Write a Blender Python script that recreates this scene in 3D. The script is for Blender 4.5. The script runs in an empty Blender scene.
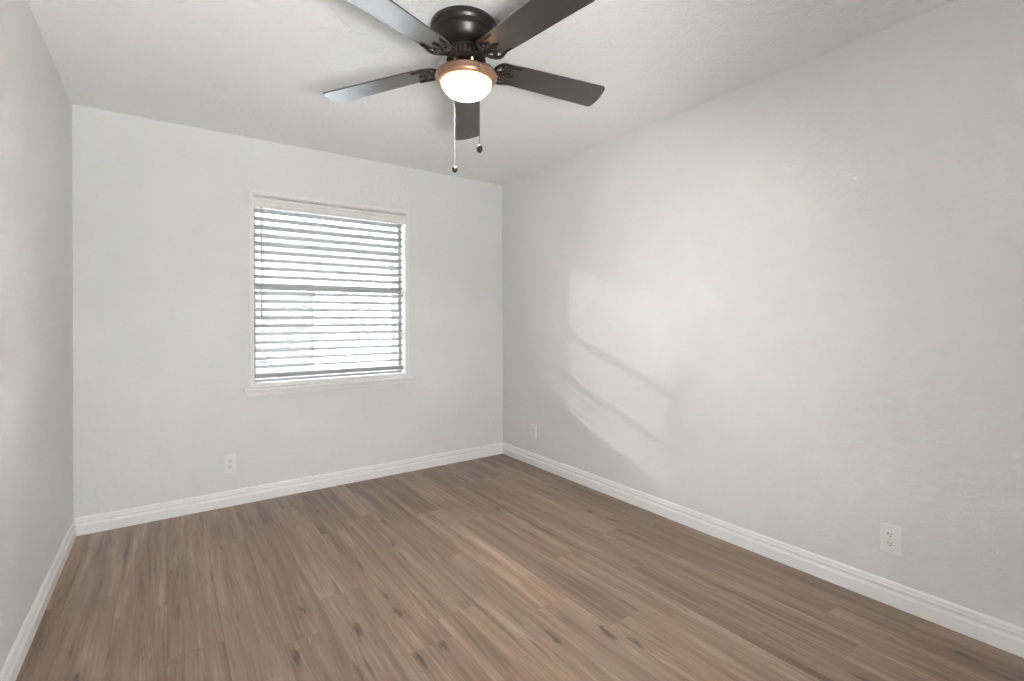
import bpy, bmesh, math, random
from mathutils import Vector, Matrix

S = bpy.context.scene
C = S.collection
D = bpy.data
R = math.radians
random.seed(7)

# ------------------------------------------------------------------ camera
CAM_Z = 1.206
cam_d = D.cameras.new('camera'); cam = D.objects.new('camera', cam_d); C.objects.link(cam)
S.camera = cam
cam_d.sensor_fit = 'HORIZONTAL'; cam_d.sensor_width = 36.0
cam_d.lens = 488.128 / 1024 * 36.0
cam_d.shift_y = (320.184 - 340.5) / 1024
cam_d.clip_start = 0.02; cam_d.clip_end = 300
_t, _p, _r = R(35.238), R(0.0526), R(-0.2373)
_F = Vector((math.sin(_t) * math.cos(_p), math.cos(_t) * math.cos(_p), math.sin(_p)))
_R = Vector((math.cos(_t), -math.sin(_t), 0))
_U = _R.cross(_F)
_cx = _R * math.cos(_r) + _U * math.sin(_r)
_cy = -_R * math.sin(_r) + _U * math.cos(_r)
_m = Matrix((_cx, _cy, -_F)).transposed().to_4x4()
_m.translation = (0, 0, CAM_Z)
cam.matrix_world = _m

# ------------------------------------------------------------------ world, sun, exposure
WORLD_STRENGTH = 33.0
SUN_STRENGTH = 40.0
LAMP_W = 20.0
w = D.worlds.new('world'); S.world = w; w.use_nodes = True
bg = w.node_tree.nodes['Background']
bg.inputs[1].default_value = WORLD_STRENGTH
# overcast sky above, added up-light below the horizon to lift the ceiling
_wt = w.node_tree; _tc = _wt.nodes.new('ShaderNodeTexCoord'); _sp = _wt.nodes.new('ShaderNodeSeparateXYZ'); _mr = _wt.nodes.new('ShaderNodeMapRange')
_mx = _wt.nodes.new('ShaderNodeMix'); _mx.data_type = 'RGBA'
_wt.links.new(_tc.outputs['Generated'], _sp.inputs[0]); _wt.links.new(_sp.outputs[2], _mr.inputs[0])
_mr.inputs[1].default_value = -.50; _mr.inputs[2].default_value = -.19; _mr.interpolation_type = 'SMOOTHSTEP'
_wt.links.new(_mr.outputs[0], _mx.inputs[0]); _mx.inputs[6].default_value = (2.55, 2.55, 2.55, 1); _mx.inputs[7].default_value = (.93, .965, 1.0, 1)
_wt.links.new(_mx.outputs[2], bg.inputs[0])
sd = D.lights.new('sun', 'SUN'); sd.energy = SUN_STRENGTH; sd.angle = R(1.45); sd.color = (1.0, .97, .92)
so = D.objects.new('sun', sd); C.objects.link(so); so.location = (-6, 9, 6)
so.rotation_euler = Vector((1.0, -0.97, -0.355)).to_track_quat('-Z', 'Y').to_euler()
S.view_settings.view_transform = 'Standard'; S.view_settings.look = 'None'
S.view_settings.gamma = 1.0; S.view_settings.use_curve_mapping = False
S.view_settings.exposure = 0.2
S.cycles.max_bounces = 14; S.cycles.diffuse_bounces = 8; S.cycles.transparent_max_bounces = 16
S.cycles.sample_clamp_indirect = 6.0
S.cycles.caustics_reflective = False; S.cycles.caustics_refractive = False

def portal(name, loc, rot, sx, sy):
    d = D.lights.new(name, 'AREA'); d.shape = 'RECTANGLE'; d.size = sx; d.size_y = sy
    d.cycles.is_portal = True
    o = D.objects.new(name, d); C.objects.link(o); o.location = loc; o.rotation_euler = rot

# ------------------------------------------------------------------ room numbers
XL, XR, YF, YB, H = -0.4355, 2.4955, 3.685, -1.30, 2.44
WX0, WX1, WZ0, WZ1 = 0.472, 1.565, 0.772, 2.062        # window opening
BX0, BX1, BZ0, BZ1 = -0.30, 0.80, 0.10, 1.00            # added fill-light window in the wall behind the camera
portal('window_portal', ((WX0+WX1)/2, YF+0.135, (WZ0+WZ1)/2), (R(-90), 0, 0), WX1-WX0, WZ1-WZ0)
portal('back_portal', ((BX0+BX1)/2, YB-0.13, (BZ0+BZ1)/2), (R(90), 0, 0), BX1-BX0, BZ1-BZ0)

# ------------------------------------------------------------------ node helpers
class NT:
    def __init__(s, name):
        s.m = D.materials.new(name); s.m.use_nodes = True; s.t = s.m.node_tree
        s.b = s.t.nodes['Principled BSDF']; s.out = s.t.nodes['Material Output']
    def n(s, typ, **kw):
        n = s.t.nodes.new(typ)
        for k, v in kw.items():
            if isinstance(k, str) and hasattr(n, k): setattr(n, k, v)
        return n
    def l(s, a, b): s.t.links.new(a, b)
    def put(s, sock, v):
        if hasattr(v, 'is_linked') or isinstance(v, bpy.types.NodeSocket): s.l(v, sock)
        else: sock.default_value = v
    def math(s, op, a, b=0.0, c=0.0, clamp=False):
        n = s.t.nodes.new('ShaderNodeMath'); n.operation = op; n.use_clamp = clamp
        s.put(n.inputs[0], a); s.put(n.inputs[1], b)
        if len(n.inputs) > 2: s.put(n.inputs[2], c)
        return n.outputs[0]
    def comb(s, x, y, z=0.0):
        n = s.t.nodes.new('ShaderNodeCombineXYZ')
        s.put(n.inputs[0], x); s.put(n.inputs[1], y); s.put(n.inputs[2], z)
        return n.outputs[0]
    def noise(s, vec, scale=1.0, detail=2.0, rough=.5, dist=0.0):
        n = s.t.nodes.new('ShaderNodeTexNoise'); s.put(n.inputs['Vector'], vec)
        n.inputs['Scale'].default_value = scale; n.inputs['Detail'].default_value = detail
        n.inputs['Roughness'].default_value = rough; n.inputs['Distortion'].default_value = dist
        return n.outputs['Fac']
    def ramp(s, fac, stops):
        n = s.t.nodes.new('ShaderNodeValToRGB'); s.put(n.inputs[0], fac)
        e = n.color_ramp.elements
        while len(e) < len(stops): e.new(0.5)
        for i, (p, c) in enumerate(stops):
            e[i].position = p; e[i].color = c if len(c) == 4 else (*c, 1)
        return n.outputs[0]
    def mix(s, f, a, b, mode='MIX'):
        n = s.t.nodes.new('ShaderNodeMix'); n.data_type = 'RGBA'; n.blend_type = mode
        s.put(n.inputs[0], f); s.put(n.inputs[6], a); s.put(n.inputs[7], b)
        return n.outputs[2]
    def bump(s, h, strength, dist):
        n = s.t.nodes.new('ShaderNodeBump'); n.inputs['Strength'].default_value = strength
        n.inputs['Distance'].default_value = dist; s.l(h, n.inputs['Height']); s.l(n.outputs[0], s.b.inputs['Normal'])
    def pos(s):
        g = s.t.nodes.new('ShaderNodeNewGeometry'); return g.outputs['Position']
    def obj(s):
        g = s.t.nodes.new('ShaderNodeTexCoord'); return g.outputs['Object']

def simple(name, col, rough=.5, metal=0.0, spec=.5, bump=None, var=0.06):
    q = NT(name)
    v = q.obj()
    f = q.noise(v, 9.0, 3)
    c0 = tuple(c*(1-var) for c in col); c1 = tuple(min(1, c*(1+var)) for c in col)
    q.l(q.ramp(f, [(.3, c0), (.7, c1)]), q.b.inputs['Base Color'])
    q.b.inputs['Roughness'].default_value = rough; q.b.inputs['Metallic'].default_value = metal
    q.b.inputs['Specular IOR Level'].default_value = spec
    if bump: q.bump(q.noise(v, bump[0], 3), bump[1], bump[2])
    return q.m

def wall_mat(name, col, strength, scale, rough=.5):
    q = NT(name); v = q.pos()
    big = q.noise(v, 2.2, 3)
    q.l(q.ramp(big, [(.3, tuple(c*.985 for c in col)), (.7, tuple(min(1, c*1.01) for c in col))]), q.b.inputs['Base Color'])
    q.b.inputs['Roughness'].default_value = rough
    q.b.inputs['Specular IOR Level'].default_value = .45
    a = q.noise(v, scale, 4, .55, .4)
    a = q.math('SMOOTH_MIN', a, 0.56, 0.12)
    bfine = q.noise(v, scale*3.1, 3, .6)
    patch = q.noise(v, 1.3, 2)
    hgt = q.math('ADD', q.math('MULTIPLY', a, q.math('ADD', patch, .5)), q.math('MULTIPLY', bfine, .22))
    q.bump(hgt, strength, .013 if scale > 36 else .005)
    return q.m

WALL = wall_mat('wall_paint', (.728, .732, .730), .55, 34)
CEIL = wall_mat('ceiling_paint', (.92, .92, .915), 1.0, 40, .34)
TRIM = simple('trim_paint', (.86, .86, .855), .35, var=.012)
WINTRIM = simple('window_trim_paint', (.80, .79, .77), .4, var=.012)
PLATE = simple('outlet_plastic', (.80, .79, .77), .3, var=.01)
SLOT = simple('outlet_slot', (.02, .02, .02), .6)
SCREWM = simple('screw_metal', (.6, .59, .56), .35, .8)
SLATM = simple('slat_shaded_grey', (.35, .35, .345), .42, var=.012)  # white slats and rails, darkened to grey so shade sits in the colour
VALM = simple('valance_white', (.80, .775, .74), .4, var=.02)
CORDM = simple('cord_fabric', (.50, .49, .47), .8)
WANDM = simple('wand_plastic', (.42, .43, .45), .25)
ALUM = simple('aluminium_frame', (.46, .45, .44), .4, .35)
FANBLK = simple('fan_bronze', (.032, .027, .025), .33, .55, var=.2)
HILITE = simple('fan_bronze_rubbed', (.11, .075, .055), .28, .8, var=.35)
COPPER = simple('fitter_bronze', (.36, .215, .145), .38, .55, var=.12)
BRASS = simple('antique_gold', (.42, .28, .13), .3, .85, var=.3)
CHAINM = simple('chain_metal', (.075, .06, .05), .6, .1)
PENDM = simple('pendant_wood', (.030, .022, .018), .5, spec=.25, var=.3)

# floor: vinyl oak planks along Y
def floor_mat():
    q = NT('oak_plank_floor'); P = q.pos()
    sep = q.n('ShaderNodeSeparateXYZ'); q.l(P, sep.inputs[0]); x, y = sep.outputs[0], sep.outputs[1]
    PW, PL = .178, 1.22
    u = q.math('DIVIDE', q.math('ADD', x, 3.03), PW); row = q.math('FLOOR', u); fu = q.math('FRACT', u)
    def wn(vec):
        n = q.n('ShaderNodeTexWhiteNoise'); n.noise_dimensions = '3D'; q.l(vec, n.inputs['Vector']); return n
    off = wn(q.comb(row, 3.7, 1.1)).outputs[0]
    v = q.math('ADD', q.math('DIVIDE', y, PL), q.math('MULTIPLY', off, 7.0)); pid = q.math('FLOOR', v); fv = q.math('FRACT', v)
    pn = wn(q.comb(row, pid, 5.5)); rnd = pn.outputs[0]; rc = pn.outputs[1]
    s2 = q.n('ShaderNodeSeparateXYZ'); q.l(rc, s2.inputs[0]); r1, r2, r3 = s2.outputs
    # each plank has its own piece of grain
    ox = q.math('ADD', x, q.math('MULTIPLY', r1, 31.0)); oy = q.math('ADD', y, q.math('MULTIPLY', r2, 47.0))
    # slow wave of the grain round the knots
    wave = q.noise(q.comb(q.math('MULTIPLY', ox, 5.0), q.math('MULTIPLY', oy, 1.6)), 1.0, 2)
    wx = q.math('ADD', ox, q.math('MULTIPLY', q.math('SUBTRACT', wave, .5), .045))
    broad = q.noise(q.comb(q.math('MULTIPLY', wx, 17.0), q.math('MULTIPLY', oy, .85)), 1.0, 5, .62)
    grain = q.noise(q.comb(q.math('MULTIPLY', wx, 85.0), q.math('MULTIPLY', oy, 2.0)), 1.0, 4, .68)
    fine = q.noise(q.comb(q.math('MULTIPLY', wx, 330.0), q.math('MULTIPLY', oy, 14.0)), 1.0, 2, .6)
    blot = q.noise(q.comb(q.math('MULTIPLY', ox, 7.0), q.math('MULTIPLY', oy, 1.6)), 1.0, 3, .6)
    base = q.ramp(broad, [(.31, (.112, .071, .048)), (.43, (.215, .146, .100)), (.55, (.288, .205, .145)), (.67, (.405, .304, .226))])
    base = q.mix(q.math('MULTIPLY', q.math('SUBTRACT', grain, .48, clamp=True), 2.2, clamp=True), base, (.100, .060, .038, 1))
    lightg = q.math('MULTIPLY', q.math('SUBTRACT', .42, grain, clamp=True), 3.0, clamp=True)
    base = q.mix(lightg, base, (.48, .375, .290, 1))
    base = q.mix(q.math('MULTIPLY', q.math('SUBTRACT', fine, .5, clamp=True), .9), base, (.09, .058, .04, 1))
    # thin dark cracks that follow the grain, here and there
    cr = q.noise(q.comb(q.math('MULTIPLY', wx, 17.0), q.math('MULTIPLY', oy, 1.5), 4.0), 1.0, 3, .5)
    line = q.math('SUBTRACT', 1.0, q.math('MULTIPLY', q.math('ABSOLUTE', q.math('SUBTRACT', cr, .5)), 60.0), clamp=True)
    where = q.noise(q.comb(q.math('MULTIPLY', ox, 6.0), q.math('MULTIPLY', oy, 2.2), 8.0), 1.0, 2, .5)
    where = q.math('MULTIPLY', q.math('SUBTRACT', where, .56, clamp=True), 7.0, clamp=True)
    base = q.mix(q.math('MULTIPLY', q.math('MULTIPLY', line, where), .75), base, (.055, .035, .025, 1))
    # reddish and greyish planks
    base = q.mix(q.math('MULTIPLY', q.math('SUBTRACT', blot, .45, clamp=True), 1.1), base, (.275, .19, .135, 1))
    base = q.mix(q.math('MULTIPLY', r3, .22), base, (.235, .19, .155, 1))
    tone = q.math('ADD', .86, q.math('MULTIPLY', rnd, .36))
    base = q.mix(1.0, base, q.comb(tone, tone, tone), 'MULTIPLY')
    # knots and cracks
    def knots(sx, sy, lo, hi, keep, seed):
        vo = q.n('ShaderNodeTexVoronoi'); vo.feature = 'F1'; vo.inputs['Scale'].default_value = 1.0
        jx = q.noise(q.comb(q.math('MULTIPLY', ox, 60.0), q.math('MULTIPLY', oy, 14.0), seed), 1.0, 3, .6)
        vx = q.math('ADD', q.math('MULTIPLY', ox, sx), q.math('MULTIPLY', jx, .55))
        vy = q.math('ADD', q.math('MULTIPLY', oy, sy), q.math('MULTIPLY', jx, .5))
        q.l(q.comb(vx, vy, seed), vo.inputs['Vector'])
        s3 = q.n('ShaderNodeSeparateXYZ'); q.l(vo.outputs['Color'], s3.inputs[0])
        k = q.math('LESS_THAN', s3.outputs[0], keep)
        mr = q.n('ShaderNodeMapRange'); q.l(vo.outputs['Distance'], mr.inputs[0])
        mr.interpolation_type = 'SMOOTHSTEP'
        mr.inputs[1].default_value = lo; mr.inputs[2].default_value = hi; mr.inputs[3].default_value = 1; mr.inputs[4].default_value = 0
        return q.math('MULTIPLY', mr.outputs[0], k)
    k1 = knots(12.0, 3.4, .07, .21, .34, 0.5)
    k2 = knots(30.0, 2.8, .05, .30, .26, 9.5)
    halo = knots(12.0, 3.4, .12, .50, .34, 0.5)
    base = q.mix(q.math('MULTIPLY', halo, .32), base, (.15, .10, .072, 1))
    base = q.mix(q.math('MULTIPLY', k1, .80), base, (.058, .042, .036, 1))
    base = q.mix(q.math('MULTIPLY', k2, .62), base, (.075, .05, .036, 1))
    # joints
    ju = q.math('MINIMUM', fu, q.math('SUBTRACT', 1.0, fu)); jv = q.math('MINIMUM', fv, q.math('SUBTRACT', 1.0, fv))
    gu = q.math('LESS_THAN', ju, .0075); gv = q.math('LESS_THAN', jv, .0011)
    g = q.math('MAXIMUM', gu, gv)
    base = q.mix(q.math('MULTIPLY', g, .26), base, (.07, .045, .03, 1))
    q.l(base, q.b.inputs['Base Color'])
    q.l(q.math('ADD', .28, q.math('MULTIPLY', grain, .14)), q.b.inputs['Roughness'])
    q.b.inputs['Specular IOR Level'].default_value = .5
    hh = q.math('SUBTRACT', q.math('MULTIPLY', fine, -.5), q.math('ADD', q.math('MULTIPLY', grain, .5), q.math('MULTIPLY', g, 1.0)))
    q.bump(hh, .35, .0012)
    return q.m
FLOOR = floor_mat()

def glass_mat(name, tint):
    q = NT(name); q.t.nodes.remove(q.b)
    tr = q.n('ShaderNodeBsdfTransparent'); tr.inputs[0].default_value = tint
    gl = q.n('ShaderNodeBsdfGlossy'); gl.inputs['Roughness'].default_value = .02
    gl.inputs[0].default_value = (.9, .95, .95, 1)
    fr = q.n('ShaderNodeFresnel'); fr.inputs[0].default_value = 1.45
    mx = q.n('ShaderNodeMixShader'); q.l(q.math('MULTIPLY', fr.outputs[0], .8), mx.inputs[0])
    q.l(tr.outputs[0], mx.inputs[1]); q.l(gl.outputs[0], mx.inputs[2]); q.l(mx.outputs[0], q.out.inputs[0])
    return q.m
GLASS = glass_mat("window_glass", (.54, .55, .56, 1))
GLASS2 = glass_mat('fill_window_glass', (.92, .93, .93, 1))  # clear pane of the added fill window

def bowl_mat():
    q = NT('lit_alabaster_glass')
    q.b.inputs['Base Color'].default_value = (.9, .82, .68, 1); q.b.inputs['Roughness'].default_value = .25
    v = q.obj()
    f = q.noise(v, 14.0, 3, .5, 1.0)
    # alabaster swirls let a little less light through; the bowl glows
    col = q.ramp(f, [(.3, (1.0, .95, .90)), (.62, (1.0, .98, .96))])
    BOWL_EMIT = 620.0
    sp = q.n('ShaderNodeSeparateXYZ'); q.l(v, sp.inputs[0])
    rr = q.math('SQRT', q.math('ADD', q.math('POWER', sp.outputs[0], 2.0), q.math('POWER', sp.outputs[1], 2.0)))
    mr = q.n('ShaderNodeMapRange'); mr.interpolation_type = 'SMOOTHSTEP'; q.l(rr, mr.inputs[0])
    mr.inputs[1].default_value = .062; mr.inputs[2].default_value = .105; mr.inputs[3].default_value = 1.0; mr.inputs[4].default_value = .0  # hot centre and dim warm rim painted into the emission
    q.l(q.math('ADD', .62, q.math('MULTIPLY', q.math('POWER', mr.outputs[0], 3.0), BOWL_EMIT*1.35)), q.b.inputs['Emission Strength'])
    q.l(q.mix(mr.outputs[0], (1.0, .74, .42, 1), col), q.b.inputs['Emission Color'])
    tl = q.n('ShaderNodeBsdfTranslucent'); tl.inputs[0].default_value = (1.0, .85, .62, 1)
    mx = q.n('ShaderNodeMixShader'); mx.inputs[0].default_value = .55
    q.l(q.b.outputs[0], mx.inputs[1]); q.l(tl.outputs[0], mx.inputs[2]); q.l(mx.outputs[0], q.out.inputs[0])
    return q.m
BOWL = bowl_mat()

def blade_mat():
    q = NT('blade_espresso'); v = q.obj()
    sep = q.n('ShaderNodeSeparateXYZ'); q.l(v, sep.inputs[0])
    g = q.noise(q.comb(q.math('MULTIPLY', sep.outputs[0], 4.0), q.math('MULTIPLY', sep.outputs[1], 90.0)), 1.0, 3)
    q.l(q.ramp(g, [(.3, (.028, .026, .025)), (.7, (.042, .039, .037))]), q.b.inputs['Base Color'])
    q.b.inputs['Coat Weight'].default_value = .5; q.b.inputs['Coat Roughness'].default_value = .2
    q.b.inputs['Roughness'].default_value = .28; q.b.inputs["Specular IOR Level"].default_value = 1.0
    q.bump(g, .15, .0004)
    return q.m
BLADE = blade_mat()

def brick_mat():
    q = NT('grey_brick'); v = q.pos()
    mp = q.n('ShaderNodeMapping'); q.l(v, mp.inputs[0]); mp.inputs['Rotation'].default_value = (R(90), 0, 0)
    b = q.n('ShaderNodeTexBrick'); q.l(mp.outputs[0], b.inputs[0])
    b.inputs['Color1'].default_value = (.085, .088, .095, 1); b.inputs['Color2'].default_value = (.16, .14, .13, 1)
    b.inputs['Mortar'].default_value = (.22, .22, .22, 1); b.inputs['Scale'].default_value = 1.0
    b.inputs['Brick Width'].default_value = .24; b.inputs['Row Height'].default_value = .08
    b.inputs['Mortar Size'].default_value = .012
    q.l(b.outputs[0], q.b.inputs['Base Color']); q.b.inputs['Roughness'].default_value = .85
    return q.m
BRICK = brick_mat()
SIDING = simple('white_siding', (.82, .82, .82), .6, var=.03)
SHINGLE = simple('roof_shingle', (.25, .24, .23), .9, var=.3)
GRASSM = simple('pale_concrete', (.52, .515, .50), .95, var=.08)
STUCCO = simple('exterior_paint', (.7, .69, .66), .8)

# ------------------------------------------------------------------ mesh helpers
def link(name, bm, mat, parent=None, smooth=False, bevel=0.0, segs=2):
    bmesh.ops.recalc_face_normals(bm, faces=bm.faces[:])
    me = D.meshes.new(name); bm.to_mesh(me); bm.free()
    o = D.objects.new(name, me); C.objects.link(o)
    me.materials.append(mat)
    if parent: o.parent = parent
    if smooth:
        for p in me.polygons: p.use_smooth = True
        try: me.set_sharp_from_angle(angle=R(38))
        except Exception: pass
    if bevel:
        b = o.modifiers.new('bevel', 'BEVEL'); b.width = bevel; b.segments = segs; b.limit_method = 'ANGLE'; b.angle_limit = R(35)
    return o
def empty(name, loc=(0, 0, 0)):
    o = D.objects.new(name, None); C.objects.link(o); o.location = loc; o.empty_display_size = .1; return o
def tag(o, label, cat, group=None):
    o['label'] = label; o['category'] = cat
    if group: o['group'] = group
    return o
def struct(o, label, cat):
    o['kind'] = 'structure'; o['label'] = label; o['category'] = cat; return o
def box(bm, x0, x1, y0, y1, z0, z1):
    v = [bm.verts.new(p) for p in ((x0,y0,z0),(x1,y0,z0),(x1,y1,z0),(x0,y1,z0),(x0,y0,z1),(x1,y0,z1),(x1,y1,z1),(x0,y1,z1))]
    for f in ((0,3,2,1),(4,5,6,7),(0,1,5,4),(1,2,6,5),(2,3,7,6),(3,0,4,7)): bm.faces.new([v[i] for i in f])
def bx(*a):
    bm = bmesh.new(); box(bm, *a); return bm
def prism(bm, pts, axis, a, b):
    """pts: 2-D outline; extruded along axis from a to b"""
    def P(p, t):
        return {'x': (t, p[0], p[1]), 'y': (p[0], t, p[1]), 'z': (p[0], p[1], t)}[axis]
    A = [bm.verts.new(P(p, a)) for p in pts]; B = [bm.verts.new(P(p, b)) for p in pts]
    n = len(pts)
    for i in range(n): bm.faces.new((A[i], A[(i+1) % n], B[(i+1) % n], B[i]))
    bm.faces.new(A[::-1]); bm.faces.new(B)
def lathe(bm, prof, seg=64, cx=0, cy=0):
    rings = []
    for r, z in prof:
        if r < 1e-5: rings.append([bm.verts.new((cx, cy, z))])
        else: rings.append([bm.verts.new((cx + r*math.cos(2*math.pi*i/seg), cy + r*math.sin(2*math.pi*i/seg), z)) for i in range(seg)])
    for a, b in zip(rings, rings[1:]):
        for i in range(seg):
            j = (i+1) % seg
            if len(a) == 1 and len(b) == 1: continue
            if len(a) == 1: bm.faces.new((a[0], b[i], b[j]))
            elif len(b) == 1: bm.faces.new((a[i], b[0], a[j]))
            else: bm.faces.new((a[i], b[i], b[j], a[j]))
def tube(bm, pts, rad, seg=8):
    pts = [Vector(p) for p in pts]; n = len(pts)
    if not hasattr(rad, '__len__'): rad = [rad]*n
    rings = []; up = None
    for i, p in enumerate(pts):
        d = (pts[min(i+1, n-1)] - pts[max(i-1, 0)]).normalized()
        if up is None: up = d.orthogonal().normalized()
        up = (up - d*up.dot(d)).normalized(); s = d.cross(up)
        rings.append([bm.verts.new(p + (up*math.cos(2*math.pi*k/seg) + s*math.sin(2*math.pi*k/seg))*rad[i]) for k in range(seg)])
    for a, b in zip(rings, rings[1:]):
        for k in range(seg): bm.faces.new((a[k], a[(k+1) % seg], b[(k+1) % seg], b[k]))
    bm.faces.new(rings[0][::-1]); bm.faces.new(rings[-1])

# ------------------------------------------------------------------ room shell
def holed(x0, x1, y0, y1, z0, z1, hx0, hx1, hz0, hz1):
    bm = bmesh.new()
    xs = [x0, hx0, hx1, x1]; zs = [z0, hz0, hz1, z1]
    V = {}
    for k, y in enumerate((y0, y1)):
        for i, x in enumerate(xs):
            for j, z in enumerate(zs): V[k, i, j] = bm.verts.new((x, y, z))
    for k in (0, 1):
        for i in range(3):
            for j in range(3):
                if i == 1 and j == 1: continue
                bm.faces.new((V[k,i,j], V[k,i+1,j], V[k,i+1,j+1], V[k,i,j+1]))
    for i in range(3):
        bm.faces.new((V[0,i,0], V[0,i+1,0], V[1,i+1,0], V[1,i,0])); bm.faces.new((V[0,i,3], V[0,i+1,3], V[1,i+1,3], V[1,i,3]))
        bm.faces.new((V[0,0,i], V[0,0,i+1], V[1,0,i+1], V[1,0,i])); bm.faces.new((V[0,3,i], V[0,3,i+1], V[1,3,i+1], V[1,3,i]))
    bm.faces.new((V[0,1,1], V[0,2,1], V[1,2,1], V[1,1,1])); bm.faces.new((V[0,1,2], V[0,2,2], V[1,2,2], V[1,1,2]))
    bm.faces.new((V[0,1,1], V[0,1,2], V[1,1,2], V[1,1,1])); bm.faces.new((V[0,2,1], V[0,2,2], V[1,2,2], V[1,2,1]))
    return bm
T = .14
struct(link('floor', bx(XL-T, XR+T, YB-T, YF+T, -.1, 0), FLOOR), 'brown wood plank floor of the empty room', 'floor')
struct(link('ceiling', bx(XL-T, XR+T, YB-T, YF+T, H, H+.12), CEIL), 'white textured ceiling the fan hangs from', 'ceiling')
struct(link('wall_left', bx(XL-T, XL, YB-T, YF+T, 0, H), WALL), 'plain light grey textured wall on the left', 'wall')
struct(link('wall_right', bx(XR, XR+T, YB-T, YF+T, 0, H), WALL), 'light grey textured wall on the right with patch of window light', 'wall')
struct(link('wall_far', holed(XL, XR, YF, YF+T, 0, H, WX0, WX1, WZ0, WZ1), WALL), 'light grey far wall that holds the window', 'wall')
struct(link('wall_back', holed(XL, XR, YB-T, YB, 0, H, BX0, BX1, BZ0, BZ1), WALL), 'light grey wall behind the camera', 'wall')

# baseboards: stepped colonial profile, (distance from wall, height)
PROF = [(0, 0), (.015, 0), (.015, .052), (.0125, .056), (.0095, .061), (.009, .067), (.0115, .071), (.0125, .076),
        (.0115, .080), (.0075, .0815), (.0075, .084), (.0105, .0855), (.0105, .091), (.008, .096), (.004, .1), (0, .1)]
def baseboard(name, kind, a, b, label):
    bm = bmesh.new()
    if kind == 'far': prism(bm, [(YF - d, z) for d, z in PROF], 'x', a, b)
    if kind == 'back': prism(bm, [(YB + d, z) for d, z in PROF], 'x', a, b)
    if kind == 'left': prism(bm, [(XL + d, z) for d, z in PROF], 'y', a, b)
    if kind == 'right': prism(bm, [(XR - d, z) for d, z in PROF], 'y', a, b)
    struct(link(name, bm, TRIM), label, 'baseboard')
baseboard('baseboard_far', 'far', XL+.006, XR-.006, 'white stepped baseboard under the window wall')
baseboard('baseboard_left', 'left', YB, YF-.003, 'white stepped baseboard along the left wall')
baseboard('baseboard_right', 'right', YB, YF-.003, 'white stepped baseboard along the right wall')
baseboard('baseboard_back', 'back', BX1+.05, XR-.006, 'white stepped baseboard behind the camera')

# ------------------------------------------------------------------ window in the far wall
win = struct(empty('window_1', ((WX0+WX1)/2, YF, WZ0)), 'white trimmed single window with closed sash behind blinds', 'window')
def wpart(name, bm, mat, bevel=.0, parent=None):
    bm.transform(Matrix.Translation(-win.location)); return link(name, bm, mat, parent or win, bevel=bevel)
CX0, CX1, CZ1 = .446, 1.581, 2.089
YC = YF - .016
wpart('casing', bx(CX0, WX0, YC, YF, .765, CZ1), WINTRIM, .002)
wpart('casing', bx(WX1, CX1, YC, YF, .765, CZ1), WINTRIM, .002)
wpart('casing', bx(WX0, WX1, YC, YF, WZ1, CZ1), WINTRIM, .002)
wpart('casing', bx(WX0, WX1, YC, YF, .765, .790), WINTRIM, .002)
bm = bmesh.new(); prism(bm, [(YF, .741), (YF-.040, .741), (YF-.045, .746), (YF-.045, .760), (YF-.040, .765), (YF, .765)], 'x', .411, 1.608)
wpart('sill', bm, WINTRIM, .0015)
wpart('apron', bx(.430, 1.592, YF-.013, YF, .706, .741), WINTRIM, .003)
# jamb liner
bm = bmesh.new()
box(bm, WX0, WX0+.006, YF, YF+.10, WZ0+.018, WZ1); box(bm, WX1-.006, WX1, YF, YF+.10, WZ0+.018, WZ1)
box(bm, WX0, WX1, YF, YF+.10, WZ1-.006, WZ1); box(bm, WX0, WX1, YF, YF+.10, WZ0, WZ0+.018)
wpart('jamb', bm, TRIM)
# aluminium frame, meeting rail, lower muntin
YG = YF + .108
bm = bmesh.new()
box(bm, WX0, WX0+.028, YG-.012, YG+.02, WZ0, WZ1); box(bm, WX1-.028, WX1, YG-.012, YG+.02, WZ0, WZ1)
box(bm, WX0+.028, WX1-.028, YG-.012, YG+.02, WZ1-.028, WZ1); box(bm, WX0+.028, WX1-.028, YG-.012, YG+.02, WZ0, WZ0+.035)
wpart('window_frame', bm, ALUM)
wpart('meeting_rail', bx(WX0+.028, WX1-.028, YG-.016, YG+.018, 1.428, 1.464), ALUM)
wpart('muntin', bx(WX0+.028, WX1-.028, YG-.010, YG+.010, 1.112, 1.132), ALUM)
wpart('glass_pane', bx(WX0+.028, WX1-.028, YG+.002, YG+.006, 1.468, WZ1-.028), GLASS)
wpart('glass_pane', bx(WX0+.028, WX1-.028, YG-.006, YG-.002, WZ0+.035, 1.425), GLASS)

# ------------------------------------------------------------------ blind
SX0, SX1 = WX0+.008, WX1-.022
YBL = YF + .036
blind = tag(empty('window_blind', ((SX0+SX1)/2, YBL, WZ1-.01)), 'white horizontal slat blind, half open, hanging in the far wall window', 'blind')
def bpart(name, bm, mat, bevel=0, smooth=False, parent=None):
    bm.transform(Matrix.Translation(-blind.location)); return link(name, bm, mat, parent or blind, bevel=bevel, smooth=smooth)
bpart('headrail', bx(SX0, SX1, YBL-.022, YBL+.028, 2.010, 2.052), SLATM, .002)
bm = bmesh.new()
yv = YBL - .034
prism(bm, [(yv+.010, 1.978), (yv, 1.978), (yv-.002, 1.984), (yv-.002, 1.992), (yv+.002, 1.998), (yv+.003, 2.022), (yv-.002, 2.030),
           (yv-.004, 2.044), (yv-.004, 2.050), (yv+.010, 2.050)], 'x', SX0-.001, WX1-.008)
bpart('valance', bm, VALM)
PITCH = .0563
ztop = 1.9655; nsl = 20
th = R(17.5)
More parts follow.
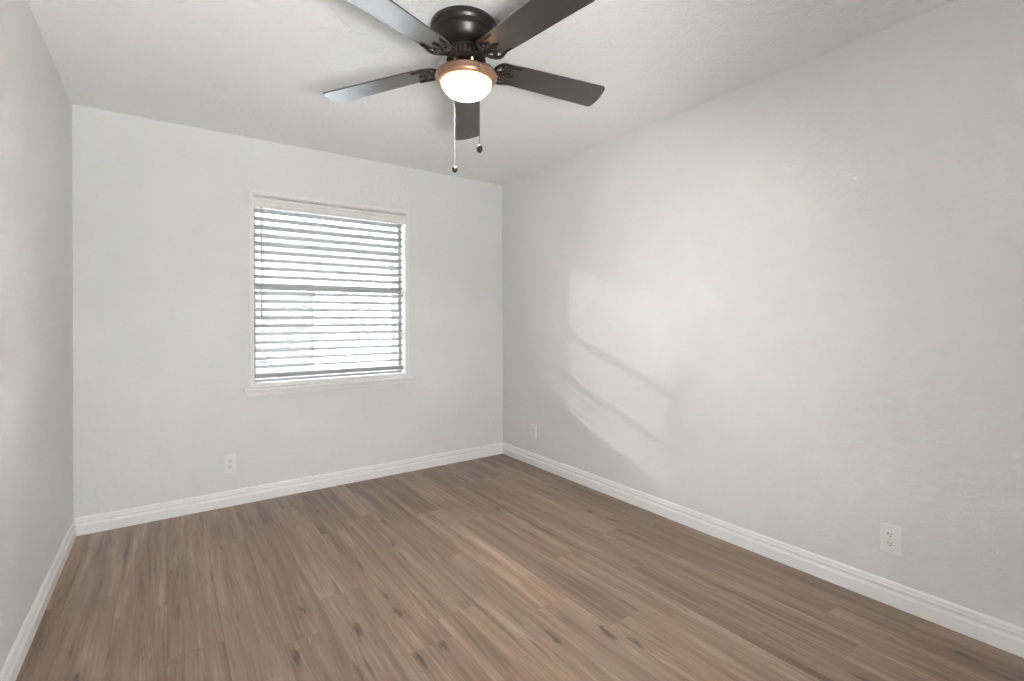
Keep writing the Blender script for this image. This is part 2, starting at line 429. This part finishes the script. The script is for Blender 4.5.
def slat_bm(z, tilt=th, w=.0635):
    bm = bmesh.new(); hw = w/2; t = .0014; pts = []
    N = 6
    for i in range(N+1):
        s = -1 + 2*i/N; pts.append((s*hw, .0018*(1-s*s)+t))
    for i in range(N+1):
        s = 1 - 2*i/N; pts.append((s*hw, .0018*(1-s*s)-t))
    c, sn = math.cos(tilt), math.sin(tilt)
    # room side (−y) edge raised
    prism(bm, [(YBL + a*c + b*sn, z - a*sn + b*c) for a, b in pts], 'x', SX0, SX1)
    return bm
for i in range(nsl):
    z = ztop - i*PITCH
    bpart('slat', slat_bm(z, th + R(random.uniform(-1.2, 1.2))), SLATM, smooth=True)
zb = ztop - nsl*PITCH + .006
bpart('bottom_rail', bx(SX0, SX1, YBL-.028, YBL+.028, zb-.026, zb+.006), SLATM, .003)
for cx in (.545, .862, 1.170, 1.475):
    bm = bmesh.new()
    for dy in (-.034, .034):
        tube(bm, [(cx, YBL+dy, 2.012), (cx, YBL+dy, zb)], .0009, 5)
    for i in range(nsl):
        z = ztop - i*PITCH - .004
        tube(bm, [(cx, YBL-.033, z+.0052), (cx, YBL+.033, z-.0052)], .0007, 4)
    bpart('ladder_cord', bm, CORDM)
bm = bmesh.new(); tube(bm, [(.522, YBL-.047, 1.985), (.522, YBL-.047, 1.25)], .0042, 6); 
wd = bpart('tilt_wand', bm, WANDM, smooth=True)
bm = bmesh.new(); tube(bm, [(.522, YBL-.047, 1.25), (.522, YBL-.047, 1.242), (.522, YBL-.047, 1.215)], [.0042, .0062, .0055], 8)
bpart('wand_tip', bm, WANDM, smooth=True)

# ------------------------------------------------------------------ outlets
def rounded(w, h, r, n=5):
    pts = []
    for cx, cy, a0 in ((w/2-r, h/2-r, 0), (-w/2+r, h/2-r, 90), (-w/2+r, -h/2+r, 180), (w/2-r, -h/2+r, 270)):
        for k in range(n+1):
            a = R(a0 + 90*k/n); pts.append((cx + r*math.cos(a), cy + r*math.sin(a)))
    return pts
def outlet(loc, rz, label):
    o = tag(empty('wall_outlet', loc), label, 'outlet'); o.rotation_euler = (0, 0, rz)
    # local: x across, z up, −y out of the wall
    bm = bmesh.new(); prism(bm, rounded(.071, .119, .004), 'y', 0, -.0085); link('cover_plate', bm, PLATE, o, bevel=.002)
    for dz in (.0195, -.0195):
        bm = bmesh.new(); pts = []
        for k in range(28):
            a = 2*math.pi*k/28; x, z = .0172*math.cos(a), .0172*math.sin(a); pts.append((x, max(-.0135, min(.0135, z))+dz))
        prism(bm, pts, 'y', -.0085, -.0100)
        rc = link('receptacle', bm, PLATE, o, bevel=.0008)
        bm = bmesh.new()
        box(bm, -.0078, -.0054, -.0106, -.0098, dz-.001, dz+.0085); box(bm, .0054, .0074, -.0106, -.0098, dz, dz+.0075)
        prism(bm, [(x*.0028, dz-.0068+z*.0028) for x, z in [(math.cos(2*math.pi*k/10), math.sin(2*math.pi*k/10)) for k in range(10)]], 'y', -.0098, -.0106)
        link('slot', bm, SLOT, rc)
    bm = bmesh.new(); prism(bm, [(.0032*math.cos(2*math.pi*k/12), .0032*math.sin(2*math.pi*k/12)) for k in range(12)], 'y', -.0085, -.0098)
    link('screw', bm, SCREWM, o)
    return o
outlet((.334, YF, .276), 0, 'white duplex outlet on the far wall, below and left of the window')
outlet((XR, 3.222, .280), R(-90), 'small white outlet on the right wall close to the far corner')
outlet((XR, .764, .278), R(-90), 'white duplex outlet low on the right wall nearest the viewer')

# ------------------------------------------------------------------ ceiling fan
FC = Vector((1.025, 1.775))
fan = tag(empty('ceiling_fan', (FC.x, FC.y, H)), 'dark bronze five-blade ceiling fan with a lit glass bowl light', 'ceiling fan')
fan.rotation_euler = (0, 0, 0)
def fl(prof, seg=72):
    bm = bmesh.new(); lathe(bm, [(r, z-H) for r, z in prof], seg); return bm
# canopy / motor housing
link('motor_housing', fl([(0, 2.4399), (.134, 2.4399), (.138, 2.434), (.138, 2.418), (.134, 2.414), (.132, 2.408), (.129, 2.405), (.129, 2.399),
      (.126, 2.396), (.1225, 2.393), (.1225, 2.388), (.119, 2.384), (.113, 2.372), (.104, 2.358), (.094, 2.348), (.084, 2.344), (.079, 2.343), (.079, 2.339), (.074, 2.337), (0, 2.337)]), FANBLK, fan, smooth=True).location = (-.008, .005, 0)
# vented rotor
rot = link('rotor', fl([(0, 2.338), (.070, 2.338), (.074, 2.334), (.074, 2.328), (.069, 2.325), (.069, 2.292), (.078, 2.290), (.080, 2.286), (.074, 2.281), (.05, 2.278), (0, 2.278)]), FANBLK, fan, smooth=True)
for i in range(26):
    a = 2*math.pi*i/26; bm = bmesh.new()
    c, s = math.cos(a), math.sin(a)
    tube(bm, [(c*.071, s*.071, 2.327-H), (c*.076, s*.076, 2.316-H), (c*.076, s*.076, 2.302-H), (c*.080, s*.080, 2.290-H)], [.0028, .0035, .0035, .003], 6)
    link('rib', bm, HILITE, rot, smooth=True)
# switch housing neck and fitter
link('switch_housing', fl([(0, 2.282), (.034, 2.282), (.036, 2.276), (.028, 2.270), (.024, 2.262), (0, 2.262)]), HILITE, fan, smooth=True)
fit = link('light_fitter', fl([(0, 2.268), (.022, 2.268), (.034, 2.264), (.050, 2.256), (.076, 2.249), (.106, 2.241), (.124, 2.234), (.129, 2.227), (.129, 2.221), (.125, 2.217),
      (.121, 2.214), (.119, 2.206), (.114, 2.200), (.108, 2.198), (.1035, 2.199), (.1035, 2.205), (.112, 2.212), (.112, 2.236), (.03, 2.248), (0, 2.248)]), COPPER, fan, smooth=True)
# bowl
prof = []
for k in range(15):
    a = R(90*k/14); prof.append((.1055*math.cos(a), 2.2005 - .066*math.sin(a)**1.15))
prof[-1] = (0, prof[-1][1])
inner = [(max(0, r-.003) if r > 0 else 0, z+.003) for r, z in prof][::-1]
link('glass_bowl', fl(prof + inner + [prof[0]]), BOWL, fan, smooth=True)
ld = D.lights.new('fan_bulb', 'POINT'); ld.energy = LAMP_W; ld.color = (1.0, .86, .70); ld.shadow_soft_size = .03
lo = D.objects.new('fan_bulb', ld); C.objects.link(lo); lo.location = (0, 0, 2.185-H); lo.parent = fan
# small scroll arms between rotor and fitter
for i in range(6):
    a = R(20 + 60*i); c, s = math.cos(a), math.sin(a); bm = bmesh.new()
    tube(bm, [(c*.040, s*.040, 2.282-H), (c*.062, s*.062, 2.281-H), (c*.072, s*.072, 2.272-H), (c*.066, s*.066, 2.261-H), (c*.052, s*.052, 2.262-H), (c*.050, s*.050, 2.270-H)], [.004, .0055, .006, .0055, .004, .003], 8)
    link('scroll_arm', bm, BRASS, fan, smooth=True)

# blades: fitted plane slightly tilted (the fan hangs a little out of level)
TX, TY, DR, PIT = .009, -.056, -.067, R(-10)
R0, R1, W0, W1 = .165, .657, .0585, .072
def blade_frame(k):
    a = R(59.6 + 72*k + (1.0, 0, 0, 0, 0)[k]); u = Vector((math.cos(a), math.sin(a), 0)); v = Vector((-u.y, u.x, 0))
    u.z = TX*u.x + TY*u.y + DR; v.z = TX*v.x + TY*v.y
    v2 = Vector((v.x*math.cos(PIT), v.y*math.cos(PIT), v.z*math.cos(PIT) + math.sin(PIT)))
    n = u.cross(v2).normalized()
    m = Matrix((u, v2, n)).transposed().to_4x4(); m.translation = (0, 0, 2.281 - H)
    return m
def blade_outline():
    pts = []
    # root end, gently rounded
    pts += [(R0+.004, -W0*.80), (R0+.016, -W0*.96)]
    def wid(r): return W0 + (W1-W0)*(r-.15)/(R1-.15)
    for r in (.25, .35, .45, .55): pts.append((r, -wid(r)))
    rc = .021
    for k in range(9):                      # rounded tip corner
        a = R(-90 + 78*k/8); pts.append((R1-.013-rc + rc*math.cos(a), -(W1-rc) + rc*math.sin(a)))
    for k in range(1, 6):
        s = -1 + 2*k/6; pts.append((R1-.0135 + .0075*(1-s*s), s*(W1-rc)))
    for k in range(9):
        a = R(12 + 78*k/8); pts.append((R1-.013-rc + rc*math.cos(a), (W1-rc) + rc*math.sin(a)))
    for r in (.55, .45, .35, .25): pts.append((r, wid(r)))
    pts += [(R0+.016, W0*.96), (R0+.004, W0*.80), (R0, W0*.5), (R0, -W0*.5)]
    return pts
def ribbon(bm, pts, z0, z1):
    """pts: (x, y, halfwidth) -> flat strip of metal between z0 and z1"""
    L, Q = [], []
    n = len(pts)
    for i, (x, y, hw) in enumerate(pts):
        a = pts[max(i-1, 0)]; b = pts[min(i+1, n-1)]
        dx, dy = b[0]-a[0], b[1]-a[1]; l = math.hypot(dx, dy) or 1; nx, ny = -dy/l, dx/l
        L.append((x+nx*hw, y+ny*hw)); Q.append((x-nx*hw, y-ny*hw))
    A = [[bm.verts.new((*p, z)) for p in side] for side in (L, Q) for z in (z0, z1)]
    l0, l1, q0, q1 = A
    for i in range(n-1):
        bm.faces.new((l0[i], l0[i+1], l1[i+1], l1[i])); bm.faces.new((q0[i], q1[i], q1[i+1], q0[i+1]))
        bm.faces.new((l0[i], q0[i], q0[i+1], l0[i+1])); bm.faces.new((l1[i], l1[i+1], q1[i+1], q1[i]))
    bm.faces.new((l0[0], l1[0], q1[0], q0[0])); bm.faces.new((l0[-1], q0[-1], q1[-1], l1[-1]))
def bez(p, n=10):
    out = []
    for k in range(n+1):
        t = k/n; a, b, c, d = (1-t)**3, 3*t*(1-t)**2, 3*t*t*(1-t), t**3
        out.append(tuple(a*p[0][j]+b*p[1][j]+c*p[2][j]+d*p[3][j] for j in range(len(p[0]))))
    return out
for k in range(5):
    m = blade_frame(k)
    bm = bmesh.new(); prism(bm, blade_outline(), 'z', -.003, .003)
    b = link('blade', bm, BLADE, fan, bevel=.0012); b.matrix_local = m
    # bracket (blade iron): scrolled crescent under the blade root
    bm = bmesh.new(); z0, z1 = -.0105, -.0032
    for s in (-1, 1):
        ribbon(bm, bez([(.118, 0, .006), (.128, s*.030, .0075), (.135, s*.060, .008), (.172, s*.056, .0065)], 10)
                 + bez([(.172, s*.056, .0065), (.190, s*.053, .0055), (.212, s*.046, .0035), (.232, s*.050, .0008)], 8)[1:], z0, z1)
        ribbon(bm, bez([(.135, s*.004, .0045), (.160, s*.010, .0045), (.178, s*.030, .005), (.160, s*.036, .004)], 10)
                 + bez([(.160, s*.036, .004), (.148, s*.038, .0035), (.146, s*.026, .003), (.156, s*.024, .002)], 6)[1:], z0-.001, z1)
    ribbon(bm, [(.105, 0, .012), (.13, 0, .009), (.16, 0, .007), (.188, 0, .010), (.204, 0, .006), (.214, 0, .001)], z0, z1)
    br = link('blade_bracket', bm, FANBLK, fan, bevel=.0012); br.matrix_local = m
    # raised, rubbed edges of the scrolls
    bm = bmesh.new()
    for s in (-1, 1):
        p = bez([(.120, s*.004, -.0108), (.132, s*.034, -.0112), (.140, s*.058, -.0112), (.172, s*.056, -.0112)], 12) + bez([(.172, s*.056, -.0112), (.190, s*.053, -.011), (.208, s*.047, -.0108), (.226, s*.049, -.0105)], 6)[1:]
        tube(bm, p, .0018, 6)
        p = bez([(.138, s*.004, -.0118), (.160, s*.010, -.012), (.178, s*.030, -.012), (.160, s*.036, -.012)], 10) + bez([(.160, s*.036, -.012), (.148, s*.038, -.012), (.146, s*.026, -.012), (.156, s*.024, -.0118)], 6)[1:]
        tube(bm, p, .0015, 6)
    e = link('scroll_edge', bm, HILITE, br, smooth=True)
    # arm from rotor to bracket
    bm = bmesh.new()
    Mi = m.inverted()
    ang = R(59.6+72*k); c, s = math.cos(ang), math.sin(ang)
    p0 = Mi @ Vector((c*.072, s*.072, 2.284-H))
    for side in (-1, 1):
        off = Vector((0, side*.014, 0))
        tube(bm, [p0 + off, (p0*.6 + Vector((.118, 0, -.006))*.4) + off*1.5, Vector((.120, side*.012, -.008))], [.006, .0055, .005], 8)
    tube(bm, [p0, (p0 + Vector((.12, 0, -.008)))/2 + Vector((0, 0, -.006)), Vector((.124, 0, -.008))], [.007, .006, .006], 8)
    a_ = link('bracket_arm', bm, HILITE, br, smooth=True)
    for (sx, sy) in ((.176, .0), (.186, .030), (.186, -.030)):
        bm = bmesh.new(); lathe(bm, [(0, -.0135), (.003, -.013), (.0045, -.011), (.0045, -.003), (0, -.003)], 12, sx, sy)
        link('screw', bm, HILITE, br, smooth=True)

# pull chains with pendants
def chain(name, px, py, ztop, zend, start):
    bm = bmesh.new()
    x, y = px - FC.x, py - FC.y
    z = ztop
    pts = [Vector(start), Vector(start)*.5 + Vector((x, y, ztop-H))*.5 + Vector((0, 0, .004)), Vector((x, y, ztop-H-.002))]
    tube(bm, pts, .0012, 6)
    n = int((ztop-zend)/.0045)
    prof = []
    for i in range(n):
        zc = ztop - H - .0045*i
        prof += [(.0007, zc), (.0016, zc-.0015), (.0016, zc-.003), (.0007, zc-.0045)]
    lathe(bm, prof, 6, x, y)
    o = link('pull_chain', bm, CHAINM, fan, smooth=True)
    bm = bmesh.new(); zc = zend - H
    lathe(bm, [(0, zc+.004), (.0030, zc+.003), (.0032, zc), (.0080, zc-.003), (.0118, zc-.010), (.0122, zc-.016), (.0100, zc-.024), (.0050, zc-.030), (0, zc-.031)], 20, x, y)
    link('chain_pendant', bm, PENDM, o, smooth=True)
def at_px(px, dep):
    lat = (px-512)/488.13*dep
    return (lat*math.cos(_t) + dep*math.sin(_t), -lat*math.sin(_t) + dep*math.cos(_t))
c2 = at_px(480.3, 1.915); c1 = at_px(455.4, 2.170)
def rimstart(c, z):
    v = Vector((c[0]-FC.x, c[1]-FC.y)).normalized()*.126; return (v.x, v.y, z-H)
chain('pull_chain', c2[0], c2[1], 2.222, CAM_Z+.690, rimstart(c2, 2.224))
chain('pull_chain', c1[0], c1[1], 2.222, CAM_Z+.690, rimstart(c1, 2.224))

# ------------------------------------------------------------------ unseen window added behind the camera to fill the room with light
w2 = struct(empty('fill_window', ((BX0+BX1)/2, YB-.07, BZ0)), 'white framed low window added unseen behind the camera for fill light', 'window')
bm = bmesh.new()
for a in ((BX0, BX0+.05), ((BX0+BX1)/2-.02, (BX0+BX1)/2+.02), (BX1-.05, BX1)): box(bm, a[0], a[1], YB-.10, YB-.05, BZ0, BZ1)
box(bm, BX0+.05, BX1-.05, YB-.10, YB-.05, BZ0, BZ0+.05); box(bm, BX0+.05, BX1-.05, YB-.10, YB-.05, BZ1-.05, BZ1)
bm.transform(Matrix.Translation(-w2.location)); link('window_frame', bm, TRIM, w2)
bm = bx(BX0+.05, BX1-.05, YB-.078, YB-.072, BZ0+.05, BZ1-.05)
bm.transform(Matrix.Translation(-w2.location)); link('glass_pane', bm, GLASS2, w2)

# ------------------------------------------------------------------ outside
gnd = link('ground', bx(-12, 16, 3.9, 22, -.35, -.15), GRASSM); gnd['kind'] = 'structure'; gnd['label'] = 'pale concrete ground outside the window'; gnd['category'] = 'ground'
hs = tag(empty('neighbouring_house', (4.0, 9.2, -.15)), 'pale neighbouring house with grey brick piers, glimpsed between the blind slats', 'house')
def hpart(name, bm, mat):
    bm.transform(Matrix.Translation(-hs.location)); return link(name, bm, mat, hs)
hpart('brick_pier', bx(-3.0, 2.15, 9.2, 9.5, -.15, 1.75), BRICK)
hpart('brick_pier', bx(3.62, 9.0, 9.2, 9.5, -.15, 2.35), BRICK)
hpart('white_door', bx(2.15, 3.62, 9.25, 9.35, -.15, 2.2), SIDING)
hpart('siding_wall', bx(-3.0, 9.0, 9.35, 9.6, 1.75, 2.5), SIDING)
bm = bmesh.new(); prism(bm, [(8.9, 2.5), (8.9, 2.62), (13.0, 3.6), (13.0, 3.4), (9.6, 2.5)], 'x', -3.4, 9.4)
hpart('roof', bm, SHINGLE)
